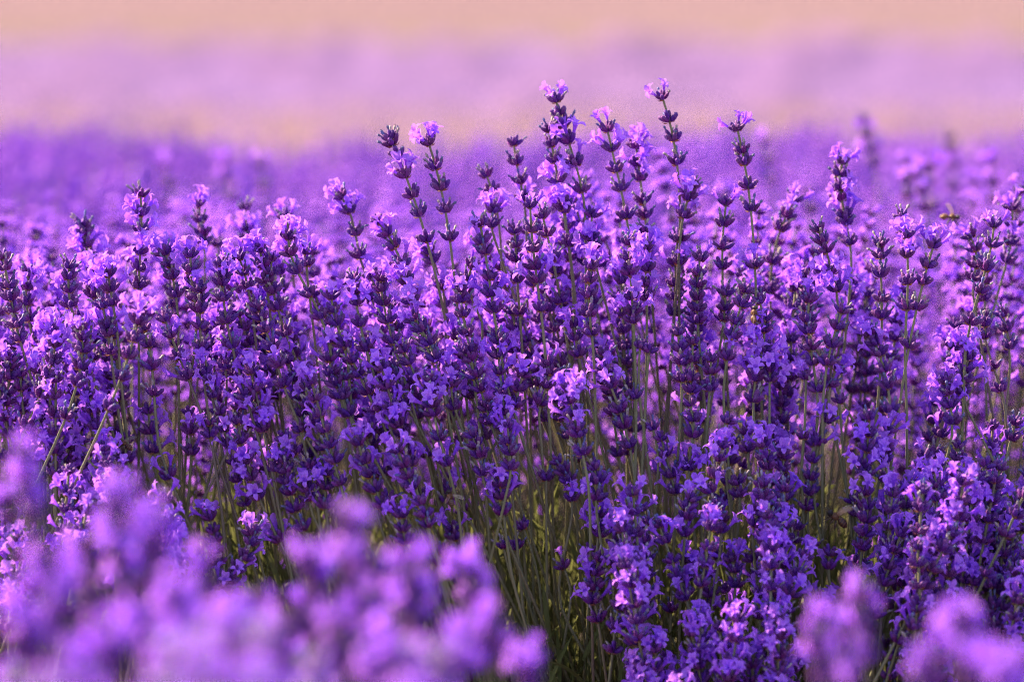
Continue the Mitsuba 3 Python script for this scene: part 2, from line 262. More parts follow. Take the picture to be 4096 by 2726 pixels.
# ---------------------------------------------------------------- lavender stems of the bush in front of the lens, one by one
# y in mm | whorls: x,z,openness (mm, 0 closed buds to 3 full flower), top first | points further down the stem | label
TABLE = """2530|-251,620,0 -250,607,3 -251,595,2 -251,581,3 -252,570,1 -253,558,1|-253,545|
2590|-297,596,0 -296,590,0 -295,582,3 -294,573,3|-291,556|
2620|-219,608,3 -218,597,0 -217,588,0 -216,582,0|-215,560|
2690|-192,602,0 -190,587,3 -191,579,2|-190,563|
2610|-158,600,2 -156,591,0|-154,576|
2500|-150,593,3 -148,582,3 -145,570,0 -135,555,0 -129,540,0|-125,531|
2560|-117,617,2 -111,607,3 -108,592,0 -104,576,0|-98,557|
2520|-82,658,0 -80,655,0 -77,647,0 -74,633,3 -67,620,0 -61,607,0 -58,590,0|-53,572 -49,551 -44,531 -40,509|
2520|-56,655,3 -52,639,0 -48,625,0 -45,610,0 -42,591,0|-39,564 -36,531 -33,501|
2580|-18,631,0 -14,620,0 -11,607,1|-8,586|
2590|1,652,0 3,639,0 5,626,0 8,614,1|10,594|
2550|30,683,2 31,674,0 34,666,0 39,655,2 43,640,1 47,622,0|50,602|
2550|26,663,0 26,653,0 28,642,0 31,628,3 36,610,3|37,595 42,550 45,528|
2550|65,663,1 67,650,3 70,636,0 75,623,0 78,604,0|79,590 82,565|
2570|85,651,3 86,639,2 88,629,1 90,613,0 91,603,0|93,586|
2545|102,685,2 105,670,0 110,657,0 112,641,0 114,589,0 114,573,0|114,554 114,528|
2540|123,625,1 119,617,2 117,605,2|114,588|
2540|152,664,2 156,649,0 158,641,0 159,625,0 162,610,0 165,571,1|166,551 167,529|
2580|227,640,2 227,631,0 227,622,0 226,615,3 228,603,2 231,598,0 233,584,1|234,563|
2610|197,612,2 192,601,1 188,592,0 181,569,0 181,549,0|181,530|
2550|146,613,2 144,599,0 144,583,0 143,570,0|144,550|
2500|259,607,0 264,594,3 264,581,2 264,563,0 264,546,0|264,534 264,517 263,507|
2500|282,587,3 278,574,0 275,563,0 272,546,0 266,520,0|264,511 262,489 258,467|
2520|248,587,0 248,579,0 248,566,0 250,550,0 250,538,0|249,525 247,475|
2500|322,601,2 321,588,0 317,572,0 313,557,0 307,536,0|305,521 303,507|
2600|347,607,2 349,595,0 346,583,1 345,570,0|340,554|
2560|313,590,2 317,581,0 318,570,0 316,561,0|316,548|
2515|206,597,0 207,589,0 212,583,0 215,569,3 218,557,3|219,550 219,526|
2500|199,551,1 198,537,0 198,530,0 200,519,0 202,509,0 204,491,0|205,477 205,467|
2495|221,544,0 217,533,0 214,521,0 211,509,0|209,493 208,473|
2550|198,563,2 203,556,2 200,549,2 201,541,0|202,523|
2525|127,577,1 126,567,0 125,559,0 125,550,0 126,543,0 125,535,0|126,525 127,515|
2500|156,557,0 154,548,0 151,536,0 147,526,0 144,512,1|143,497 142,477|
2500|166,550,0 167,538,0 170,531,1 169,518,3 166,508,2 163,498,2 162,484,0|162,472|
2540|145,552,0 145,542,0 144,535,0|143,524|
2500|121,523,0 121,511,0 120,498,0 120,490,0|120,477|
2500|111,529,0 112,518,0 113,509,0 114,498,0|114,487|
2500|133,511,0 134,503,0 132,492,0|132,479|
2500|172,504,3 174,498,1|172,482 173,467|
2500|219,504,2 214,494,1|213,477|
2500|220,483,1|220,474 221,467 224,432|
2500|197,499,1|197,487 196,457|
2500|240,529,1 243,522,1 246,515,1 248,504,0 253,493,0 253,476,0|253,467|
2505|304,520,3 308,512,2 304,504,3 303,497,1 304,488,0|305,477|
2500|290,497,1 293,489,2 293,480,3 296,469,0|295,457 293,447|
2550|335,537,0 337,527,0 340,515,0|340,492|
2520|319,533,0 319,525,0 325,504,0 330,489,0|334,471|
2500|-90,603,0 -84,595,2 -78,587,0 -74,574,1 -71,563,3 -67,550,3|-66,541 -63,534|
2500|-106,565,0 -105,557,0 -104,549,3 -102,535,0 -98,518,2|-96,511 -85,477 -83,467|
2500|-88,565,2 -87,558,0 -86,549,0 -84,537,0 -81,523,0|-77,516 -74,502|
2500|-67,538,3 -60,531,0 -57,522,0 -51,511,0|-49,504 -43,473|
2500|-73,517,0 -70,509,0 -64,499,0|-61,489 -57,477|
2500|-80,507,0 -78,499,0 -74,490,0 -72,481,0|-67,473 -63,465|
2500|-35,558,2 -34,551,0 -33,541,0 -31,528,0 -28,517,0|-27,507|
2500|-21,602,0 -21,590,1 -17,583,0 -15,566,1 -14,555,3 -13,544,3 -9,523,0|-8,514 -2,489 2,472|
2530|1,595,0 3,586,0 3,576,0 3,562,0 5,540,0|6,525 8,504 9,479|
2500|12,614,2 13,598,0 14,585,0 15,573,2 17,564,3 19,545,0|20,537 22,517|
2520|21,606,1 22,594,0 28,577,0 33,549,1|35,532 39,509|
2550|36,608,3 38,585,2|40,574 41,561 42,543|
2550|55,605,3 52,589,2 57,583,1|57,569|
2500|53,573,3 52,564,0 51,554,0 52,542,0 53,529,0|54,522 55,507|
2500|78,589,0 78,579,1 79,569,3 80,553,1 81,543,3 81,537,1|82,530 83,467 83,447|
2520|88,596,0 91,584,3 92,570,2 87,560,0 91,551,2|92,539 90,470|
2550|113,588,0 111,572,2 112,558,0 111,549,0 110,538,0|110,523|
2500|86,520,0|85,507 87,472|
2500|92,517,0|91,505 89,472|
2500|82,486,0|83,467 83,437|
2500|61,504,3 66,493,3 71,477,0 76,466,0 79,453,0|80,442 83,425|
2435|37,498,3 37,490,3 41,481,1 41,472,2 43,468,1 46,456,0|48,445 51,421|
2500|24,508,2 26,502,0 23,493,0 20,482,0|18,472|
2500|36,500,0|37,487|
2500|7,501,3 6,491,0 2,480,0|3,467|
2500|-34,516,2 -26,511,3 -27,500,0 -21,491,0 -17,478,0 -15,469,0|-11,457|
2500|-41,504,3 -41,494,2 -39,479,0|-35,467|
2475|-53,500,0 -56,491,3 -54,483,3 -50,477,0 -48,461,0 -44,444,2|-41,434 -34,398|
2500|-111,520,2 -109,510,0 -102,501,0 -97,489,0 -92,477,0|-88,468 -82,457|
2500|-113,499,2 -113,486,0 -110,474,0|-104,464|
2515|42,533,3 42,524,2 45,513,1|47,501|
2510|-8,488,2 -2,483,1|-1,471|
2520|-27,572,1 -31,564,0 -29,556,0|-26,546 -20,520|
2560|-58,579,2 -54,573,1 -48,555,2|-46,542|
2550|-13,608,3 -14,598,0|-12,588|
2500|-341,580,0 -338,573,0 -337,560,0 -335,552,0 -336,544,0 -332,534,0 -329,525,0|-327,512|
2550|-330,565,2 -331,556,3 -332,545,2 -330,534,0|-326,513|
2520|-298,572,0 -299,565,0 -299,556,1 -298,546,0|-296,538|
2550|-288,565,3 -286,557,2 -286,550,1|-286,540|
2500|-270,568,3 -269,558,3 -267,549,0|-266,540 -264,524|
2500|-275,547,0 -270,533,3 -270,528,0 -270,516,0 -259,443,1|-269,509 -265,484 -261,457|
2470|-305,532,3 -300,524,2 -304,512,1 -307,503,0 -313,490,0 -322,469,1|-317,478 -324,460 -330,441|
2450|-283,537,3 -282,530,0 -282,522,0 -283,511,0 -285,500,0 -293,478,0|-289,490 -295,471 -308,444|
2430|-243,549,3 -242,542,1 -246,531,0 -249,520,0 -254,506,0 -263,486,0|-258,496 -267,477 -293,418 -305,396|long pale bare stalk slanting down left across the other stems
2500|-247,531,1 -243,521,0 -242,506,0 -240,488,0 -231,432,1|-239,472 -234,440|
2520|-234,581,2 -232,573,1 -229,565,0 -226,553,0|-226,538 -225,525|
2500|-215,581,3 -215,571,1|-214,564 -212,547|
2500|-195,575,0 -192,567,3 -193,562,0 -194,552,0 -192,537,0 -188,520,0|-184,507 -176,477 -168,447|
2520|-184,578,3 -181,568,0 -178,558,0 -175,538,0|-173,520|
2520|-162,577,2 -163,567,1 -161,555,0 -158,544,0 -154,527,0|-147,512 -142,497|
2500|-209,558,1 -209,552,0 -209,544,0 -209,533,0 -208,519,0 -207,502,1|-208,512 -204,475|
2500|-233,538,0 -228,527,2 -224,513,0 -218,499,2|-214,490 -207,469|
2500|-170,545,1 -168,539,0 -166,531,0 -162,519,0 -156,507,1 -154,494,0|-151,485 -143,467 -129,442|
2500|-139,502,0 -139,492,0 -136,480,0 -133,468,0 -126,452,1|-121,438|
2500|-121,553,2 -120,544,0 -118,535,0 -113,521,2|-110,507|
2500|-121,524,0 -122,511,1 -121,502,0 -120,494,0 -115,486,0|-111,477 -104,457|
2500|-335,511,2 -336,506,1 -337,499,0 -338,489,0 -338,482,0|-340,467 -339,447|
2500|-329,501,1 -330,492,0|-327,473 -325,457|
2500|-186,486,1 -179,484,1|-176,475|
2510|-193,505,1|-192,487 -195,466|
2530|-139,581,2 -139,573,1|-138,559|
2540|-221,564,0 -217,556,1 -215,549,0|-214,534|
2520|-170,583,3 -168,572,1 -166,562,0|-164,546|
2500|-202,468,0 -204,460,1|-200,453 -196,412 -194,372|
2500|-184,469,0 -182,456,0 -179,442,2 -175,431,3 -171,418,3 -157,389,3|-167,408 -152,378 -134,346|
2500|-288,465,1 -290,456,1 -293,445,1 -301,434,1 -306,429,0|-305,412|
2505|-280,444,2 -284,436,3 -281,427,3 -280,417,2|-284,401|
2500|-296,453,1 -301,442,1 -298,434,0|-294,417|
2500|-293,418,0 -292,410,0 -296,408,1|-295,392|
2500|-274,413,2 -274,404,0 -282,396,0|-283,382|
2500|-284,477,3 -282,470,1 -275,479,1|-274,452|
2500|-203,404,2 -202,395,0 -200,389,0 -197,382,0 -200,373,0|-200,362|
2435|-171,403,2 -170,396,0 -175,387,1 -180,379,1 -185,372,1 -191,368,2 -190,352,2|-188,342|
2500|-125,434,3 -126,425,3 -125,412,2|-124,397|
2500|-155,443,3 -149,436,0 -152,429,0 -151,421,0 -146,410,0 -140,397,0|-136,387|
2500|-154,458,0 -146,448,2 -138,423,3 -137,417,0|-135,409 -128,392|
2500|-143,464,0 -136,439,0|-131,412|
2520|-246,474,2 -245,460,2 -243,447,1|-242,435|
2520|-219,473,0 -218,460,1 -217,446,1|-218,432|
2460|-268,453,1 -264,454,2|-263,439|
2500|-342,472,0 -341,445,1|-340,432 -342,402|
2470|-316,459,2 -319,446,2|-318,434|
2470|-102,458,3 -99,446,0 -94,437,1 -91,427,0 -87,417,0|-83,408 -72,391|
2440|-75,457,3 -72,447,0 -68,440,0 -66,433,1|-62,424|
2440|-73,414,3 -71,405,0 -71,397,0|-69,386|
2500|-83,418,0 -83,410,0|-79,397|
2430|-60,424,1 -57,416,0 -56,409,0|-52,397|
2505|-43,423,2 -45,415,0|-43,406 -41,391|
2500|-40,397,2 -39,391,0|-38,386|
2470|-27,463,0 -24,457,0 -22,450,0 -20,438,0|-17,426|
2460|-3,471,2 -4,460,2 1,453,0 -2,443,0|-1,435|
2470|-9,437,0 -9,430,3 -5,422,3 -8,412,1|-4,406 3,356|
2500|7,398,0|9,393 20,330|
2500|-6,385,0|-5,380 3,352|
2500|2,384,0|3,378 12,342|
2500|23,431,0|23,425 24,331|
2500|31,442,0 32,435,0 39,429,0 41,417,3|40,407 38,331|
2460|47,452,0 54,443,0 56,434,0 56,423,1|56,412|
2470|58,410,3 55,401,2 61,397,2|56,389 58,356|
2500|70,395,0 70,386,1 69,373,1|69,368 70,331|
2500|52,382,0|52,372|
2500|34,371,1|37,364 39,342|
2500|82,364,0|82,352|
2500|82,423,0|82,416 84,382|
2470|85,414,1 85,403,1 84,396,1 88,390,2 87,380,0|88,373|
2500|89,353,2 89,344,2|91,339|
2435|57,386,0 55,377,2 55,367,1 51,358,2 58,346,0|58,332|
2500|100,458,0 103,447,2 107,433,2 109,422,1|110,407|
2500|94,465,0|96,458 98,432|
2480|-45,383,0 -48,376,0|-45,370|
2500|107,342,0|107,331|
2500|120,481,1 120,471,0 123,460,1 118,438,3|119,426|
2450|139,459,3 137,450,3 133,439,0|132,430 128,409|
2470|143,473,0 140,462,1|140,453|
2470|167,457,3 168,448,0 169,442,0|169,430|
2500|157,461,2 158,450,0|159,440|
2480|181,448,2 181,440,0 179,431,1 182,420,2|180,405 178,385|
2500|202,454,1 202,443,0 201,431,0 200,421,0 199,411,0|199,397|
2500|212,470,2 205,455,1|205,442 205,402|
2500|196,459,0|195,447 195,422|
2440|118,425,0 114,419,1 116,413,0 113,402,2|113,391|
2440|130,430,2 132,420,0 137,413,0 136,404,2|137,391|
2470|150,432,0 151,424,0|151,411|
2440|164,434,0 165,426,1 161,416,2 160,408,2|158,396|
2440|167,403,2 167,394,3 165,386,0|164,376|
2500|192,397,0 189,389,0|191,380 193,362|
2500|202,385,0|201,372|
2440|143,385,2 147,378,1 146,368,0|146,356|
2450|158,384,0 162,372,2|163,360|
2450|115,383,2 113,370,2 116,361,0|117,350|
2500|181,364,1 185,358,0|183,347|
2500|167,353,1|167,342|
2460|234,426,2 235,417,0 234,408,0 235,399,0 231,390,1|231,378|
2500|229,416,0 232,407,0|232,397|
2500|252,409,3|252,400 253,382|
2480|263,427,2 263,415,0 261,401,0|261,390|
2440|276,444,3 278,434,1 281,425,0 278,413,0 276,399,1 277,390,0 276,380,3|274,372 271,358|
2450|311,446,0 311,436,0 303,419,0 301,409,0|303,399 296,373|
2500|300,453,0 299,444,0 300,431,0|299,418|
2480|238,474,0 237,463,1 238,453,2 231,442,3 237,436,1|236,427|
2490|252,464,2 251,451,3 248,444,3 252,431,0|252,420 252,404|
2500|277,446,1|277,437|
2500|315,376,3 314,361,3 311,353,1|309,349 306,335|
2500|323,386,0|323,372|
2500|326,403,2 327,412,0|326,392|
2500|338,468,0 335,458,0|332,442 325,409|
2500|342,413,0|341,407 329,376 314,332|
2450|332,380,0 329,371,0 323,361,0 318,347,0|316,337|
2470|253,391,1 254,383,2 261,364,2|262,351|
2470|231,378,2 227,368,2|228,356|
2460|271,354,0 267,348,0|267,338|
2460|206,355,2 204,348,1|205,338|
2460|211,386,0 210,377,1|211,363|
2460|290,362,0 291,356,0|291,343|
2450|129,372,1 131,360,1 130,352,0|130,340|
2450|141,363,0 143,350,2|143,338|
2460|267,406,0 265,398,0|265,388|
3700|-344,587,1 -340,568,0 -336,549,0|-330,510|
3620|-276,595,2 -274,578,1 -272,557,0|-268,515|
3490|-234,597,1 -232,576,0|-230,540|
3380|316,642,0 320,629,1 323,615,1 326,603,0|330,554|
3460|404,624,0 406,612,0 406,598,1 408,578,0|411,542|
3490|235,619,1 239,601,0 242,582,0|246,540|
3170|333,612,2 333,598,1 335,585,0|338,544|
3140|350,610,2 350,597,0 352,579,0|355,546|
3200|409,613,2 411,594,1 413,580,0|415,542|
3080|333,607,2 337,593,1 339,579,0|341,550|
3300|407,590,1 407,570,1|407,536|
3220|255,586,0 257,571,1|258,541|
3140|179,586,2 181,568,1 183,550,1|187,513|
2770|375,609,1 374,596,1|371,557|
2840|200,566,2 202,549,1|204,519|
2740|-356,553,2 -355,540,2 -353,528,0|-350,489|
2720|-214,574,1 -213,558,1 -211,545,0|-208,513|
2740|-146,566,2 -145,550,1 -144,531,0|-140,496|
2800|-130,555,1 -126,539,2|-123,506|
2910|136,575,1 138,554,1 139,534,0|143,493|
2770|210,544,2 217,528,1|220,493|
2800|118,480,2 112,457,1 115,437,0|115,391|
2820|335,541,2 339,524,1 340,508,1|342,472|
2720|352,555,1 352,532,0 354,510,1|356,466|
2770|323,496,2 327,477,1|330,444|
2820|290,501,2 290,481,1 290,462,1|294,422|
1820|-238,528,2 -235,510,2 -233,489,0 -232,468,0|-231,442|
1730|-184,520,3 -183,504,3 -181,488,1 -180,467,0|-178,447|
1780|-173,503,3 -172,486,3 -174,470,1|-173,438|
1640|-203,503,2 -201,488,3 -201,470,1|-200,451|
1620|-148,491,3 -148,476,3 -146,458,1|-146,447|
1840|-153,471,1 -152,454,0 -151,434,0|-149,414|
1820|-99,480,3 -97,468,1 -95,450,0|-92,431|
1730|-76,512,0 -76,496,0 -74,479,0 -74,461,0|-73,436|
1780|-68,482,2 -66,465,3 -64,448,2|-62,425|
1750|-48,486,3 -47,470,3 -46,454,1|-45,431|
1900|-23,463,3 -21,447,1 -17,430,2 -15,412,0|-13,394|
1670|-125,473,2 -124,457,2|-123,437|
1710|-108,462,2 -107,446,2|-106,430|
1640|-78,474,1 -78,459,2|-77,443|
1620|-55,470,2 -54,456,1|-53,437|
1820|7,429,3 9,416,2|11,398|
1600|-174,479,3 -173,464,2|-173,441|
1570|-206,490,3 -205,473,2|-204,447|
1550|-185,473,3 -184,460,1|-184,441|
1570|-134,469,3 -133,456,1|-133,437|
1620|-26,470,2 -24,456,3|-22,437|
1640|-163,478,1 -162,462,1|-161,443|
1900|-217,473,1 -216,457,0 -216,439,0|-214,417|
1840|-127,454,0 -125,438,0 -123,421,0|-121,405|
1840|174,456,2 175,440,2 176,425,0|178,405|
1780|148,453,1 149,440,1 150,425,0|151,406|
1730|210,463,3 211,449,2 213,434,1|214,416|
1680|188,453,2 189,439,2|190,425|
1640|216,455,3 217,443,1|218,423|
1670|151,453,1 152,439,1|154,417|
1710|-10,466,2 -8,450,2|-6,430|
1950|-264,498,2 -264,480,1|-263,454|
1860|-106,450,0 -104,435,0|-103,411|"""

def stem_curve(y0, wh, st, r):
    """points down the stem as (x, y, z) metres, from the tip to the crown, and a function z -> point"""
    pts = sorted([(a[1], a[0]) for a in wh] + [(b, a) for a, b in st], reverse=True)
    z = np.array([p[0] for p in pts]) * MM; x = np.array([p[1] for p in pts]) * MM
    deg = min(3 if len(z) > 4 else 2 if len(z) > 2 else 1, len(z) - 1)
    zt, zb = z[0], z[-1]
    co = np.polyfit(z - zb, x, deg) if deg else np.array([x[0]])
    fx = np.poly1d(co)
    slope = float(np.clip(-np.polyder(fx)(0.0) if deg else 0, -.55, .55))     # dx per metre going down
    row = 1.66 if y0 < 2.2 else 2.60 if y0 < 2.78 else y0 + .04
    z_crown = 0.08
    drop = zb - z_crown
    xb = fx(0.0) + slope * drop * .62 + r.gauss(0, .012); yb = row + r.gauss(0, .035)
    n1 = max(4, int((zt - zb) / .012)); n2 = max(4, int(drop / .03))
    P = []
    for k in range(n1):
        zz = zt + (zb - zt) * k / n1
        P.append((fx(zz - zb), y0 + r.gauss(0, .00015), zz))
    for k in range(n2 + 1):
        t = k / n2
        zz = zb - drop * t
        xx = fx(0.0) + slope * drop * t * (1 - t) ** 2 + (xb - fx(0.0)) * (t * t * (3 - 2 * t))
        yy = y0 + (yb - y0) * (t * t * (2 - t) if t < 1 else 1)
        P.append((xx, yy, zz))
    return np.array(P), (lambda zz: np.array([fx(zz - zb), y0, zz])), fx, zb

def make_spike(y0, wh, st, label, r, group=None, small=False):
    y0 = y0 * MM
    if y0 < 2.1:      # the heads close to the lens are closely packed
        wh = [w for a, b in zip(wh, wh[1:]) for w in (a, ((a[0] + b[0]) // 2, (a[1] + b[1]) // 2, max(a[2], b[2]) if (a[1] % 2) else 1))] + [wh[-1]]
    P, at, fx, zb = stem_curve(y0, wh, st, r)
    key = numbered('lavender_stem')
    # the stem ends just above the node of the top whorl
    top = wh[0][1] * MM
    rad = np.linspace(.85, 1.3, len(P)) * MM
    V, F = tube(P[::-1], rad[::-1], 8, .12)
    scene[key + '__stalk'] = mikit.ply((V, F), 'mat_stem', smooth=True)
    zz = np.array([w[1] for w in wh]) * MM
    dzdx = np.polyder(fx)
    cnt = {}
    for i, (wx, wz, lv) in enumerate(wh):
        z = wz * MM
        lv = (0, 1, 1, 2)[lv] if y0 < 2.1 else lv
        sl = float(np.clip(dzdx(z - zb), -.8, .8))
        axis = np.array([sl, r.gauss(0, .08), 1.0]); axis /= np.linalg.norm(axis)
        p = at(z - .0025 * axis[2])
        p[0] += .35 * (wx * MM - fx(z - zb)) if lv else 0
        s = (1.0 if i else .86) * r.uniform(.92, 1.1)
        if i == 1: s *= .95
        s *= 1.19
        name = 'flower_whorl' if lv else 'bud_whorl'
        k = cnt.get(name, 0); cnt[name] = k + 1
        scene[f'{key}__{name}' + (f'_{k:03d}' if k else '')] = {'type': 'instance', 'shapegroup': {'type': 'ref', 'id': f'kind_whorl_{lv}_{r.randrange(NVAR[lv])}'}, 'to_world': place(p, axis, r.uniform(0, 6.28), s)}
    labels[key] = {'label': label or 'lavender stem', 'category': 'lavender'}
    if group: labels[key]['group'] = group
    return key

rs = random.Random(5)
for line in TABLE.splitlines():
    y0, a, b, lab = line.split('|')
    wh = [tuple(int(q) for q in w.split(',')) for w in a.split()]
    st = [tuple(int(q) for q in w.split(',')) for w in b.split()]
    make_spike(int(y0), wh, st, lab, rs)

FULL = []
def full_head(seed):
    r = random.Random(seed); cal, pet, dn = MB(), MB(), MB(); z = -.004; n = r.randrange(5, 9); mood = r.choice([[0, 0, 0, 1], [0, 0, 1, 2, 3], [0, 0, 1, 2, 3], [0, 2, 3, 3]])
    for i in range(n):
        lv = r.choice(mood); c, fl, h = build_whorl(lv, 1000 * lv + 17 * r.randrange(NVAR[lv]) + 3)
        a = r.uniform(0, 6.28); s = (.9 if i == 0 else 1) * r.uniform(1.0, 1.2)
        Rm = np.array([[math.cos(a), -math.sin(a), 0], [math.sin(a), math.cos(a), 0], [0, 0, 1]]) * s
        o = np.array([.0012 * math.sin(i), 0, z])
        for src, dst in [(c, cal), (h, dn)] + [(q, pet) for q in fl]:
            m, col = src.mesh(); dst.add(m.vertices @ Rm.T + o, m.faces, col)
        z -= r.uniform(.0105, .0145) if i < n - 2 else r.uniform(.013, .03)
    path = np.array([[.02 * t * t * math.cos(seed), .02 * t * t * math.sin(seed), -.40 * t] for t in np.linspace(1, 0, 12)])
    V, F = tube(path, np.linspace(1.3, .85, 12) * MM, 8, .12)
    g = {'type': 'shapegroup', 'buds': cal.ply('mat_calyx', True), 'down': dn.ply('mat_down', False), 'stalk': mikit.ply((V, F), 'mat_stem', smooth=True)}
    if pet.n: g['petals'] = pet.ply('mat_petal', True)
    scene[f'kind_full_{seed}'] = g
for k in range(10): full_head(k)

# ---------------------------------------------------------------- massed lavender: the stems behind, too many to count
DOWN = None
def rich_head(seed, n, tall, hairs=0):
    """a whole flower head with its stem as two meshes, tip at the origin, stem going down"""
    global DOWN
    r = random.Random(seed); cal, pet = MB(), MB(); DOWN = MB()
    z = -.004
    for i in range(n):
        lv = r.choice([0, 1, 2, 3, 3, 3] if not hairs else [0, 1, 1, 2, 3])
        c, fl = build_whorl_light(lv, seed * 31 + i)
        a = r.uniform(0, 6.28); s = (.85 if i == 0 else 1) * r.uniform(.95, 1.15)
        Rm = np.array([[math.cos(a), -math.sin(a), 0], [math.sin(a), math.cos(a), 0], [0, 0, 1]]) * s
        for src, dst in ((c, cal), (fl, pet)):
            if src.n:
                m, col = src.mesh(); dst.add(m.vertices @ Rm.T + [0, 0, z], m.faces, col)
        for k in range(hairs * 7 if hairs else 0):
            th, an = math.radians(r.uniform(20, 75)), r.uniform(0, 6.28); o = np.array([math.cos(an) * math.sin(th), math.sin(an) * math.sin(th), math.cos(th)])
            p = o * r.uniform(3.5, 7) * MM + [0, 0, z]; w = np.cross(o, [r.gauss(0, 1), r.gauss(0, 1), r.gauss(0, 1)]); w /= np.linalg.norm(w) + 1e-9
            DOWN.add([p - w * .12 * MM, p + w * .12 * MM, p + o * 1.2 * MM], [[0, 1, 2]], [.74, .70, .90])
        z -= (r.uniform(.010, .014) if i < n - 2 else r.uniform(.013, .03)) * (.68 if hairs else 1)
    if not pet.n: pet.add([[0, 0, z], [1e-4, 0, z], [0, 1e-4, z]], [[0, 1, 2]], [.3, .1, .6])
    L = tall
    path = np.array([[.03 * (t ** 2) * math.cos(seed), .03 * t * t * math.sin(seed), -L * t] for t in np.linspace(1, 0, 8)])
    V, F = tube(path, np.linspace(1.15, .8, 8) * MM, 4, 0)
    return cal, pet, (V, F)

def build_whorl_light(level, seed):
    r = random.Random(seed); cal, pet = MB(), MB()
    n = 7; tips = []
    for k in range(n):
        a = k * 2 * math.pi / n * 1.0 + r.uniform(-.3, .3); th = math.radians(r.uniform(25, 62))
        d = np.array([math.cos(a) * math.sin(th), math.sin(a) * math.sin(th), math.cos(th)])
        L = 6.2 * MM
        V, F = tube([d * .8 * MM, d * L * .4, d * L * .8, d * L], np.array([.5, 1.25, 1.1, .5]) * MM, 5, 0, cap=False)
        mb_c = calyx_col(r); cal.add(V, F, mb_c); tips.append((d * L, d))
    r.shuffle(tips)
    for q, d in tips[:{0: 1, 1: 3, 2: 4, 3: 6}[level]]:
        c = petal_col(r); x, y, z = frame(d)
        V, F = tube([q - d * MM, q + d * 3 * MM], np.array([.6, 1.2]) * MM, 4, 0, cap=False); pet.add(V, F, c * .85)
        for j in range(5):
            a = j * 1.257 + r.uniform(-.2, .2); o = x * math.cos(a) + y * math.sin(a); w = np.cross(d, o)
            b = q + d * 3 * MM; t = b + (o * r.uniform(2, 3.2) + d * r.uniform(.4, 2.5)) * MM * 1.25; m = (b + t) / 2
            pet.add([b, m + w * 1.6 * MM, t, m - w * 1.6 * MM], [[0, 1, 2, 3]], c)
    return cal, pet

NH = 9
for k in range(NH):
    cal, pet, st = rich_head(50 + k, 5 + k % 4, .33)
    scene[f'kind_head_{k}'] = {'type': 'shapegroup', 'buds': cal.ply('mat_calyx', True), 'petals': pet.ply('mat_petal', True), 'stalk': mikit.ply(st, 'mat_stem', smooth=True)}

for k in range(5):
    cal, pet, st = rich_head(90 + k, 7 + k % 3, .33, 40)
    scene[f'kind_near_{k}'] = {'type': 'shapegroup', 'buds': cal.ply('mat_calyx', True), 'petals': pet.ply('mat_petal', True), 'down': DOWN.ply('mat_down', False), 'stalk': mikit.ply(st, 'mat_stem', smooth=True)}

def soft_head(seed):
    """a plain flower head for the rows several metres off: whorls as lumpy rings of bloom round the stem"""
    r = random.Random(seed); n = 5 + seed % 4; prof = []
    z = -.094 if n > 6 else -.08
    for i in range(n):
        big = r.uniform(.85, 1.15) * (.75 if i == n - 1 else 1); gap = r.uniform(.011, .014)
        prof += [(z, .0016), (z + .002, .0055 * big), (z + .005, .0085 * big), (z + .0085, .0078 * big), (z + .0105, .003)]; z += gap
    prof.append((z, .0006)); ns = 9; V, C = [], []
    for zz, q in prof:
        bud = r.random() < .25
        for k in range(ns):
            a = k * 2 * math.pi / ns; qq = q * (r.uniform(.6, 1.35) if q > .004 else 1)
            V.append((math.cos(a) * qq, math.sin(a) * qq, zz + r.gauss(0, .0008)))
            C.append(np.array([.25, .085, .45]) * r.uniform(.9, 1.1) if bud or q < .004 else np.array([.38, .155, .68]) * r.uniform(.92, 1.08))
    mb = MB(); mb.add(V, [[i * ns + k, i * ns + (k + 1) % ns, (i + 1) * ns + (k + 1) % ns, (i + 1) * ns + k] for i in range(len(prof) - 1) for k in range(ns)], np.array(C))
    L = .33; path = np.array([[.02 * t * t * math.cos(seed), .02 * t * t * math.sin(seed), -L * t] for t in np.linspace(1, 0, 6)])
    scene[f'kind_soft_{seed}'] = {'type': 'shapegroup', 'bloom': mb.ply('mat_far', True), 'stalk': mikit.ply(tube(path, np.linspace(1.15, .8, 6) * MM, 4, 0), 'mat_stem', smooth=True)}
for k in range(8): soft_head(k)

def scatter(name, label, pts, r, tilt=.12, lean=None, kind='head', n=None):
    for i, (x, y, z, s) in enumerate(pts):
        ax = np.array([r.gauss(0, tilt) + (lean(x) if lean else 0), r.gauss(0, tilt * .8), 1.0])
        scene[f'{name}__{i + 1:03d}'] = {'type': 'instance', 'shapegroup': {'type': 'ref', 'id': f'kind_{kind}_{r.randrange(n or NH)}'}, 'to_world': place(np.array([x, y, z]), ax, r.uniform(0, 6.28), s)}
    labels[name] = {'label': label, 'category': 'lavender', 'kind': 'stuff'}

rb = random.Random(21)
# the rest of the bush, behind the stems in focus
pts = []
for i in range(300):
    x = rb.uniform(-.75, .75); y = rb.uniform(2.62, 2.92)
    top = .585 + .02 * math.sin(x * 9) + (.03 if .02 < x < .12 else 0)
    z = top - abs(rb.gauss(0, .06))
    if abs(x - .302) < .026 and z > .535: continue
    pts.append((x, y, z, rb.uniform(.95, 1.1)))
for i in range(480):
    y = rb.uniform(2.85, 3.5)
    pts.append((rb.uniform(-.85, .85), y, rb.uniform(.34, .57), rb.uniform(.95, 1.1)))
scatter('lavender_back_stems', 'soft blurred lavender heads at the back of the bush', pts, rb, .10, lambda x: -.34 * math.exp(-((x + .06) / .16) ** 2) + .17 * math.exp(-((x - .25) / .12) ** 2))
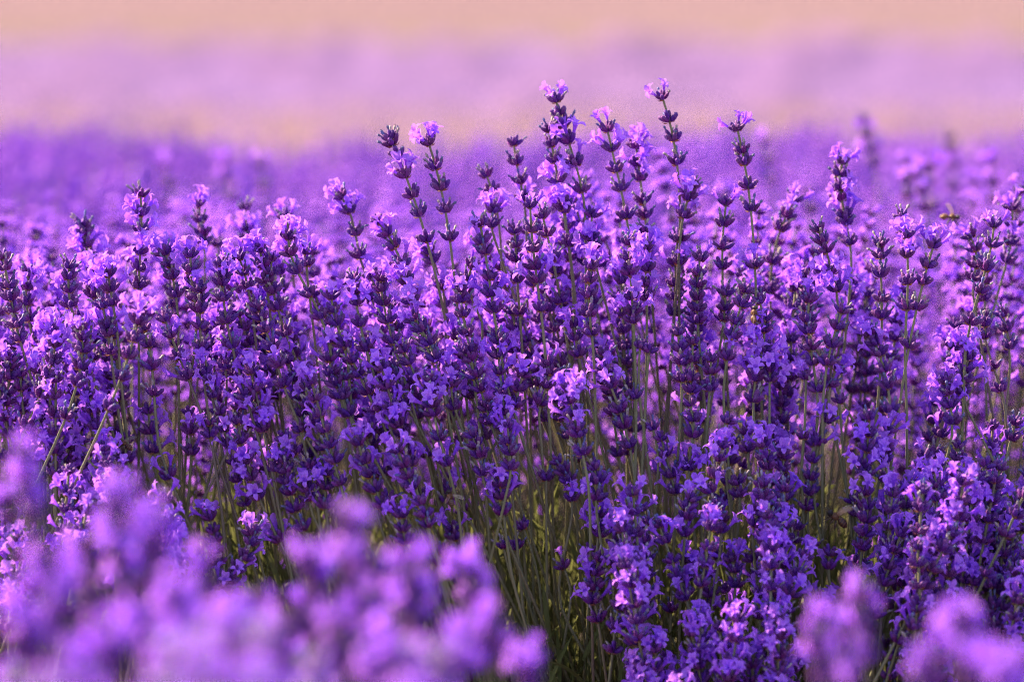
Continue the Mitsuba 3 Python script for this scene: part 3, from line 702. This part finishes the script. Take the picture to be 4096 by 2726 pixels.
# more stems of the bush, as sharp as the counted ones and crowded between them
SX = [-.36, -.28, -.25, -.21, -.15, -.11, -.08, -.05, -.02, .02, .07, .12, .16, .21, .25, .30, .36]
SZ = [.575, .60, .615, .61, .60, .615, .645, .64, .64, .655, .655, .655, .63, .62, .60, .605, .61]
LX = [-.36, -.25, -.15, -.05, .02, .08, .14, .25, .36]
LZ = [.47, .46, .46, .44, .46, .43, .39, .36, .37]
pts = []
GAPS = [(0.091, 0.113, 0.459, 0.529), (0.201, 0.233, 0.383, 0.48), (-0.256, -0.218, 0.433, 0.5), (-0.072, -0.046, 0.55, 0.588), (-0.048, -0.033, 0.406, 0.433), (0.135, 0.146, 0.465, 0.489)]   # open places between the stems: x0, x1, z0, z1
for i in range(225):
    x = rb.uniform(-.44, .44) if i < 165 else rb.choice((-1, 1)) * rb.uniform(.40, .80); hi, lo = float(np.interp(x, SX, SZ)) - .035, float(np.interp(x, LX, LZ)) + .03
    t = rb.random() ** .8; z = lo + (hi - lo) * t
    if any(a - .008 < x < b + .008 and c < z < d + .075 for a, b, c, d in GAPS) or (abs(x - .300) < .022 and z > .55): continue
    pts.append((x, 2.46 + .14 * t + rb.uniform(-.01, .05), z, rb.uniform(.95, 1.08)))
scatter('lavender_mass', 'crowded violet lavender heads filling the bush between the separate stems', pts, rb, .08, lambda x: -.34 * math.exp(-((x + .06) / .16) ** 2) + .17 * math.exp(-((x - .25) / .12) ** 2), 'full', 10)
pts = []
for i in range(112):      # the low front of the bush, where it comes down to the row's edge
    x = rb.uniform(.07, .44) if i > 14 else rb.uniform(-.34, -.22)
    if any(a - .008 < x < b + .008 for a, b, c, d in GAPS[1:2]): continue
    z = rb.uniform(.315, .45) if i > 14 else rb.uniform(.40, .46)
    pts.append((x, 2.37 + .30 * (z - .315) + rb.uniform(-.02, .05), z, rb.uniform(.95, 1.08)))
scatter('lavender_front', 'violet lavender heads massed low down at the front of the bush', pts, rb, .12, lambda x: .16 * math.exp(-((x - .28) / .12) ** 2) - .12 * math.exp(-((x - .08) / .06) ** 2), 'full', 10)
# the block of rows behind
pts = []
for i in range(7600):
    y = 2.95 + 3.35 * rb.random() ** .85
    w = .55 + .2 * y if rb.random() < .65 else 3.0
    x = rb.uniform(-w, w)
    rowf = .5 + .5 * math.cos((y - 3.35) * 2 * math.pi / .8)
    if rb.random() > .4 + .6 * rowf: continue
    z = .56 - .018 * (1 - rowf) * 2 - abs(rb.gauss(0, .035)) + .012 * math.sin(x * 5 + y) + (.045 if (x > .12 * y and y < 3.5) else 0)
    pts.append((x, y, z, rb.uniform(1.0, 1.2)))
scatter('lavender_row_field', 'blurred violet row of lavender just behind the bush in focus', [p for p in pts if p[1] < 3.45], rb)
scatter('lavender_far_rows', 'smooth violet blur of lavender rows below the pink strip', [p for p in pts if p[1] >= 3.45], rb, .12, None, 'soft', 8)
# the near row, under and beside its counted stems
PX = [-.62, -.42, -.385, -.33, -.30, -.25, -.2, -.16, -.13, -.08, -.03, 0, .04, .09, .2, .235, .27, .3, .33, .36, .5, .62]
PZ = [.50, .515, .51, .50, .50, .475, .44, .455, .475, .47, .455, .44, .42, .40, .40, .43, .45, .43, .435, .44, .44, .44]
pts = []
for i in range(760):
    x = rb.uniform(-.62, .62) if i < 460 else rb.choice((-1, 1)) * rb.uniform(.58, 1.3); y = rb.uniform(1.42, 1.86)
    top = CAM_Z - (CAM_Z - float(np.interp(x, PX, PZ))) * y / 1.76
    pts.append((x, y, top - .012 - abs(rb.gauss(0, .045)), rb.uniform(1.0, 1.2)))
scatter('lavender_near_row', 'pale lilac out of focus lavender massed close to the lens', pts, rb, .12, None, 'near', 5)
# foliage
def leaf(r, L, W, bend):
    V = []; C = []
    n = 6
    for i in range(n):
        t = i / (n - 1)
        w = W * (.35 + .65 * math.sin(math.pi * (.12 + .8 * t))) * (1 if i < n - 1 else .15)
        zz = L * t; yy = bend * t * t * L
        V += [(-w / 2, yy, zz), (0, yy - w * .28, zz), (w / 2, yy, zz)]
    F = []
    for i in range(n - 1):
        a = i * 3
        F += [(a, a + 1, a + 4, a + 3), (a + 1, a + 2, a + 5, a + 4)]
    F = np.array(F); return np.array(V), np.vstack([F[:, [0, 1, 2]], F[:, [0, 2, 3]]])
def foliage(name, label, n, xr, yr, zr, r):
    V, F, o = [], [], 0
    for i in range(n):
        L = r.uniform(.028, .055)
        v, f = leaf(r, L, r.uniform(.0026, .0044), r.uniform(-.5, .7))
        x, y, z = frame([r.gauss(0, .38), r.gauss(0, .38), 1.0]); a = r.uniform(0, 6.28)
        M = np.stack([x * math.cos(a) + y * math.sin(a), y * math.cos(a) - x * math.sin(a), z], 1)
        yy = r.uniform(*yr); k = 1 - ((yy - (yr[0] + yr[1]) / 2) / (yr[1] - yr[0]) * 2) ** 2
        zz = zr[0] + (zr[1] - zr[0]) * r.random() * (.55 + .45 * k)
        at = np.array([r.uniform(*xr), yy, zz])
        V.append(v @ M.T + at); F.append(f + o); o += len(v)
        if i % 4 == 0:      # the twig that carries it
            v, f = tube([[at[0] + r.gauss(0, .02), at[1] + r.gauss(0, .02), -.01], [at[0] + r.gauss(0, .006), at[1], zz * .6], at], np.array([1.6, 1.2, .7]) * MM, 4, 0)
            V.append(v); F.append(np.vstack([f])); F[-1] = F[-1] + o; o += len(v)
    scene[name] = mikit.ply((np.vstack(V), np.vstack(F)), 'mat_leaf', smooth=True)
    labels[name] = {'label': label, 'category': 'foliage', 'kind': 'stuff'}
rf = random.Random(3)
foliage('lavender_leaves', 'narrow grey green lavender leaves low among the stems', 25000, (-.85, .85), (2.40, 2.86), (.03, .39), rf)
foliage('lavender_undergrowth', 'grey green leaves under the nearest out of focus lavender', 9000, (-1.3, 1.3), (1.44, 1.86), (.02, .30), rf)
foliage('lavender_row_leaves', 'grey green leaves under the rows behind', 9000, (-1.6, 1.6), (3.0, 5.6), (.05, .36), rf)

# ---------------------------------------------------------------- far field: young plants, a strip of lavender, a grass verge, stubble
def far_plants(name, label, n, xr, yr, h, cols, mat, r, cat, W=.05):
    mb = MB()
    for i in range(n):
        x, y = r.uniform(*xr), r.uniform(*yr); z = float(ground_z(y)); hh = h * r.uniform(.6, 1.1); a = r.uniform(0, 6.28)
        o = np.array([math.cos(a), math.sin(a), 0]) * W * r.uniform(.6, 1.3); l = np.array([r.gauss(0, .25), r.gauss(0, .25), 0]) * hh
        b = np.array([x, y, z]); t = b + l + [0, 0, hh]; m = b + l * .4 + np.array([0, 0, hh * .55])
        mb.add([b - o * .4, b + o * .4, m + o, t, m - o], [[0, 1, 2], [0, 2, 4], [4, 2, 3]], R.choice(cols) * r.uniform(.8, 1.2))
    scene[name] = mb.ply(mat, smooth=False)
    labels[name] = {'label': label, 'category': cat, 'kind': 'stuff'}
far_plants('young_lavender', 'faint lilac young lavender scattered on the pink soil', 2500, (-12, 12), (7, 27), .10, [np.array([.30, .19, .40])], 'mat_petal', rf, 'lavender')
# far rows of lavender, each a rounded hedge-like ridge of blossom
def far_row(y, h, w, seed):
    xs = np.linspace(-18, 18, 420); a = np.linspace(-1, 1, 9); V = []; C = []
    for x in xs:
        n = float(meshkit.fbm(np.array([[x * 1.7, seed * 3.1, .5]]), 3)[0]); hh = h * (.55 + .9 * n)
        for q in a:
            m = float(meshkit.noise(np.array([[x * 6, q * 3 + seed * 7, .2]]))[0])
            V.append((x, y + w * q * (.8 + .4 * n), float(ground_z(y + w * q)) + hh * (1 - q * q) ** .6 * (.8 + .4 * m) - .01))
            C.append(np.array([.18, .112, .245]) * (.8 + .4 * m) * (1 - .3 * (n - .5)) + np.array([.05, .02, -.03]) * (n - .5))
    na = len(a); F = [[i * na + j, (i + 1) * na + j, (i + 1) * na + j + 1, i * na + j + 1] for i in range(len(xs) - 1) for j in range(na - 1)]
    mb.add(V, F, np.array(C))
scene['mat_far'] = {'type': 'twosided', 'bsdf': {'type': 'diffuse', 'reflectance': VC}}
mb = MB()
for k, (y, h) in enumerate([(25.6, .10), (26.8, .15), (28.0, .20), (29.2, .24), (30.4, .26)]): far_row(y, h, .5, k + 1)
scene['distant_lavender'] = mb.ply('mat_far', True)
labels['distant_lavender'] = {'label': 'far blurred mauve rows of lavender across the field', 'category': 'lavender', 'kind': 'stuff'}
# ---------------------------------------------------------------- honey bees
scene['mat_bee'] = {'type': 'twosided', 'bsdf': {'type': 'principled', 'base_color': VC, 'roughness': 0.5, 'specular': 0.35, 'sheen': 0.1, 'sheen_tint': 0.5}}
scene['mat_wing'] = {'type': 'blendbsdf', 'weight': 0.2, 'film': {'type': 'thindielectric', 'int_ior': 1.4}, 'veins': {'type': 'principledthin', 'base_color': {'type': 'rgb', 'value': [0.55, 0.38, 0.25]}, 'roughness': 0.4, 'diff_trans': 1.0, 'eta': 1.5}}
def make_bee(pos, head, up, wing, label, seed, amber=(.34, .15, .045), s=1.0):
    r = random.Random(seed); key = numbered('honey_bee')
    h = np.array(head, float); h /= np.linalg.norm(h)
    u = np.array(up, float); u = u - h * (u @ h); u /= np.linalg.norm(u); l = np.cross(u, h)
    M = np.stack([h, l, u], 1) * MM * s
    def put(v): return np.asarray(v, float) @ M.T + np.array(pos)
    prof = [(-6.6, .15), (-6.3, .75), (-5.7, 1.35), (-5, 1.8), (-4.3, 2.08), (-3.6, 2.2), (-2.9, 2.2), (-2.2, 2.05), (-1.5, 1.65), (-.9, 1.05), (-.55, .75), (-.2, 1.2), (.3, 1.75), (1.0, 2.1), (1.8, 2.15),
            (2.6, 1.85), (3.2, 1.2), (3.55, .8), (3.9, 1.3), (4.4, 1.65), (5.0, 1.7), (5.5, 1.4), (6.0, .8), (6.25, .15)]
    mb = MB(); n = 18; a = np.arange(n) * 2 * math.pi / n; V = []; C = []
    for x, q in prof:
        dz = -.055 * max(0, -x - .5) ** 1.4
        wy, wz = (1.0, .9) if x < 3.6 else (1.1, 1.0)
        V.append(np.stack([np.full(n, x), np.cos(a) * q * wy, np.sin(a) * q * wz + dz], 1))
        if x < -.6: c = np.array(amber) if int(math.floor((x + 7) / .75)) % 2 else np.array([.022, .012, .010])
        elif x < 3.5: c = np.array([.10, .042, .016])
        else: c = np.array([.028, .020, .016])
        C.append(np.tile(c, (n, 1)))
    F = [[i * n + k, i * n + (k + 1) % n, (i + 1) * n + (k + 1) % n, (i + 1) * n + k] for i in range(len(prof) - 1) for k in range(n)]
    mb.add(put(np.vstack(V)), F, np.vstack(C)); scene[key + '__body'] = mb.ply('mat_bee', True)
    hb = MB()
    for k in range(260):
        x = r.uniform(-.4, 3.3); an = r.uniform(-.6, 3.7); q = np.interp(x, [p[0] for p in prof], [p[1] for p in prof])
        o = np.array([0, math.cos(an), math.sin(an)]); p = np.array([x, 0, 0]) + o * q * .95; t = p + (o + np.array([r.gauss(0, .4), r.gauss(0, .3), r.gauss(0, .3)])) * r.uniform(.5, .95)
        w = np.array([.06, 0, 0]); hb.add(put([p - w, p + w, t]), [[0, 1, 2]], [.22, .11, .045])
    scene[key + '__fuzz'] = hb.ply('mat_down', False)
    def part(name, v, f, c, mat='mat_bee'):
        m = MB(); m.add(put(v), f, c); k = f'{key}__{name}'
        i = 1; kk = k
        while kk in scene: kk = f'{k}_{i:03d}'; i += 1
        scene[kk] = m.ply(mat, True) if mat != 'mat_wing' else mikit.ply(m.mesh()[0], mat, smooth=True)
    for sd in (-1, 1):
        e = trimesh.creation.icosphere(2, 1.0); part('eye', e.vertices * [.55, .5, .95] + [4.9, sd * 1.45, .25], e.faces, [.012, .010, .012])
        P = np.array([[5.7, sd * .5, .7], [6.6, sd * .9, 1.3], [7.6, sd * 1.3, .9], [8.5, sd * 1.7, .3]]); v, f = tube(P, .14, 6); part('antenna', v, f, [.02, .015, .012])
        for i, (x0, fx) in enumerate(((2.6, 1.8), (1.5, .1), (.5, -2.0))):
            P = np.array([[x0, sd * 1.2, -1.3], [x0 + fx * .35, sd * 2.5, -1.6], [x0 + fx * .8, sd * 3.0, -3.2], [x0 + fx * 1.1, sd * 2.6, -4.9], [x0 + fx * 1.35, sd * 2.9, -5.7]])
            v, f = tube(P, [.34, .38, .34 + .12 * (i == 2), .2, .12], 7); part('leg', v, f, [.05, .026, .016])
        # fore and hind wing, each a veined thin blade
        for L, W, xo, sw in ((8.8, 2.9, 1.6, 0), (6.0, 2.1, .6, .32)):
            sweep, lift = wing
            aa = math.radians(sweep) + sw; d = np.array([-math.cos(aa), sd * math.sin(aa) * math.cos(math.radians(lift)), math.sin(aa) * math.sin(math.radians(lift))])
            if sweep < 30: d = np.array([-math.cos(aa), sd * math.sin(aa), .12])
            side = np.cross(d, [0, -sd * math.sin(math.radians(lift)), math.cos(math.radians(lift))]) * sd if sweep >= 30 else np.array([0, sd * .85, .5]) * .8
            side = side - d * (side @ d); side /= np.linalg.norm(side)
            V = []; nu = 9
            for i in range(nu):
                t = i / (nu - 1); w = W * (.12 + .88 * math.sin(math.pi * min(1, .06 + t * .74)) ** .8) * (1 if t < .8 else math.sqrt(max(0, 1 - ((t - .8) / .21) ** 2)))
                for j in (-.35, 0, .35, .65): V.append(np.array([xo, sd * 1.0, 1.7]) + d * L * t + side * w * j + np.array([0, 0, .08 * math.sin(j * 9 + t * 7)]))
            part('wing', V, [[i * 4 + j, (i + 1) * 4 + j, (i + 1) * 4 + j + 1, i * 4 + j + 1] for i in range(nu - 1) for j in range(3)], [.8, .7, .6], 'mat_wing')
    labels[key] = {'label': label, 'category': 'bee'}

make_bee((.1590, 2.455, .5441), (.12, .05, 1), (-.75, -.65, 0), (14, 0), 'brown honey bee clinging upright to a stem under its topmost bud whorl', 1, (.22, .10, .03), .95)
make_bee((.2150, 2.455, .4090), (-.80, .02, .60), (.55, -.1, .8), (60, 78), 'dark striped honey bee hovering between stems with its legs hanging down', 2, (.11, .040, .016), 1.3)
make_bee((.3112, 2.66, .5965), (1, -.05, -.06), (.1, .1, 1), (58, 60), 'blurred amber honey bee flying level above the blooms behind the bush', 3, (.30, .13, .035), 1.15)
make_bee((-.2585, 2.488, .4545), (-.75, .1, .5), (.5, -.2, .75), (55, 45), 'honey bee half hidden behind a drooping whorl, one wing held out', 4, (.16, .06, .03), .95)
make_bee((-.0407, 2.455, .4225), (-.25, .1, 1), (.5, -.8, .1), (60, 25), 'dark honey bee climbing among the low stems in the middle, wings spread', 5, (.16, .09, .06), .95)


# ---------------------------------------------------------------- labels: how each stem looks and what it stands beside
NAMED = {   # number of the stem in TABLE: (label, how others refer to it)
    0: ('tall stem near the left with loose lilac flowers under a bare dark tip', 'the loose lilac stem near the left'),
    1: ('slightly blurred stem with a forked dark tip over two flowering whorls', 'the stem with the forked dark tip'),
    2: ('blurred stem crowned by one lilac tuft above three plain dark whorls', 'the single tufted blurred stem'),
    3: ('soft edged stem with a wide flowering whorl behind the left of the bush', 'the soft wide whorl'),
    4: ('short blurred head of two whorls behind the left stems', 'the short two whorl head'),
    5: ('stem leaning left whose two top whorls are in full flower, dark below', 'the leaning stem in flower at its top'),
    6: ('arching stem standing apart, two lilac whorls over two dark ones', 'the arching stem standing apart'),
    7: ('tall left leaning stem with a thin dark tip and one flowering whorl', 'the tall leaning stem with a thin tip'),
    8: ('tall stem with a lilac crown over four evenly spaced dark whorls', 'the lilac crowned stem'),
    9: ('small dark budded tip rising right of the lilac crowned stem', 'the small dark tip'),
    10: ('thin dark budded spire between the lilac crowned stem and the double spire', 'the thin dark spire'),
    11: ('right hand spire of the tall crossing pair, pale flower at its very tip', 'the pale tipped spire'),
    12: ('dark spire crossing just left of the pale tipped spire', 'the dark crossing spire'),
    13: ('stem with two open whorls at its top, left of the tallest stem', 'the open topped stem'),
    14: ('thick flowering head close left of the tallest stem', 'the thick flowering head'),
    15: ('tallest stem of all, open flowers at the tip and widely spaced dark whorls', 'the tallest stem'),
    16: ('bushy flowering head leaning right against the tallest stem', 'the head leaning on the tallest stem'),
    17: ('tall stem with one nodding lilac flower at its tip, right of the tallest', 'the nodding tipped stem'),
    18: ('blurred stem with a broad lilac whorl beneath a lilac tip, right of centre', 'the broad lilac whorl'),
    19: ('slightly blurred stem bending right with sparse whorls', 'the sparse bending stem'),
    21: ('sharp stem with a dark horned tip over two flowering whorls, on the right', 'the horned tip stem'),
    22: ('long stem slanting up right to a large lilac crown', 'the slanting lilac crown'),
    23: ('slender stem with five small dark bud whorls and no flowers', 'the slender budded stem'),
    24: ('long stem near the right edge leaning right, flowers only at its top', 'the leaning stem near the right edge'),
    27: ('two tone stem, dark tip then two wide flowering whorls, right of centre', 'the two tone stem'),
    32: ('stem with blue grey withered florets at its tip', 'the blue tipped stem'),
    33: ('stem that carries the clinging brown bee', 'the stem with the clinging bee'),
}
def seen(y, wh):
    x = sum(w[0] for w in wh) / len(wh); z = sum(w[1] for w in wh) / len(wh)
    return x / y, (z - 750) / y
WORDS = ['nearest', 'second', 'third', 'fourth', 'fifth', 'sixth', 'seventh', 'eighth', 'ninth', 'tenth', 'eleventh', 'twelfth']
def nth(k): return WORDS[k] if k else 'first'
ENT = []
for i, line in enumerate(TABLE.splitlines()):
    y0, a, b, lab = line.split('|'); wh = [tuple(int(q) for q in w.split(',')) for w in a.split()]
    ENT.append((i, 'lavender_stem' + (f'_{i:03d}' if i else ''), int(y0), wh, seen(int(y0), wh), lab))
taken = {}; fronts, backs, rest = [], [], []
for i, key, y0, wh, uv, lab in ENT:
    if i in NAMED: labels[key] = {'label': NAMED[i][0], 'category': 'lavender', 'group': 'stems standing out of the bush in focus'}
    elif lab: labels[key] = {'label': lab, 'category': 'lavender', 'group': 'stems of the bush in focus'}
    elif y0 < 2100: fronts.append((uv[0], key, uv))
    elif y0 > 2800: backs.append((uv[0], key, uv))
    else: rest.append((i, key, wh, uv))
TENS = {20: 'twenty', 30: 'thirty', 40: 'forty'}
def ordinal(k):
    one = ['', 'first', 'second', 'third', 'fourth', 'fifth', 'sixth', 'seventh', 'eighth', 'ninth', 'tenth', 'eleventh', 'twelfth', 'thirteenth', 'fourteenth', 'fifteenth', 'sixteenth', 'seventeenth', 'eighteenth', 'nineteenth']
    if k < 20: return one[k]
    return (TENS[k // 10 * 10][:-1] + 'ieth') if k % 10 == 0 else TENS[k // 10 * 10] + ' ' + one[k % 10]
for k, (_, key, uv) in enumerate(sorted(fronts)):
    labels[key] = {'label': f'pale lilac head blurred close to the lens, {ordinal(k + 1)} from the left', 'category': 'lavender', 'group': 'out of focus heads close to the lens'}
for k, (_, key, uv) in enumerate(sorted(backs)):
    labels[key] = {'label': f'hazy violet head blurred behind the bush, {ordinal(k + 1)} from the left', 'category': 'lavender', 'group': 'blurred heads behind the bush'}
near = {}
for i, key, wh, uv in rest:
    best = min(NAMED, key=lambda m: (ENT[m][4][0] - uv[0]) ** 2 + (ENT[m][4][1] - uv[1]) ** 2)
    du, dv = uv[0] - ENT[best][4][0], uv[1] - ENT[best][4][1]
    side = ('below' if dv < 0 else 'above') if abs(dv) > 2.2 * abs(du) else ('right of' if du > 0 else 'left of') if abs(du) > 2.2 * abs(dv) else ('below right of' if du > 0 else 'below left of') if dv < 0 else ('above right of' if du > 0 else 'above left of')
    near.setdefault((best, side), []).append((du * du + dv * dv, key, wh))
for (best, side), found in near.items():
    for k, (_, key, wh) in enumerate(sorted(found)):
        op = sum(w[2] for w in wh) / len(wh)
        look = ('lone open whorl' if wh[0][2] else 'lone bud whorl') if len(wh) == 1 else 'dark budded stem' if op == 0 else 'mostly budded stem' if op < .8 else 'half open stem' if op < 1.6 else 'full flowering stem'
        labels[key] = {'label': f'{look}, {ordinal(k + 1) if k else "nearest"} {side} {NAMED[best][1]}', 'category': 'lavender', 'group': 'stems of the bush in focus'}
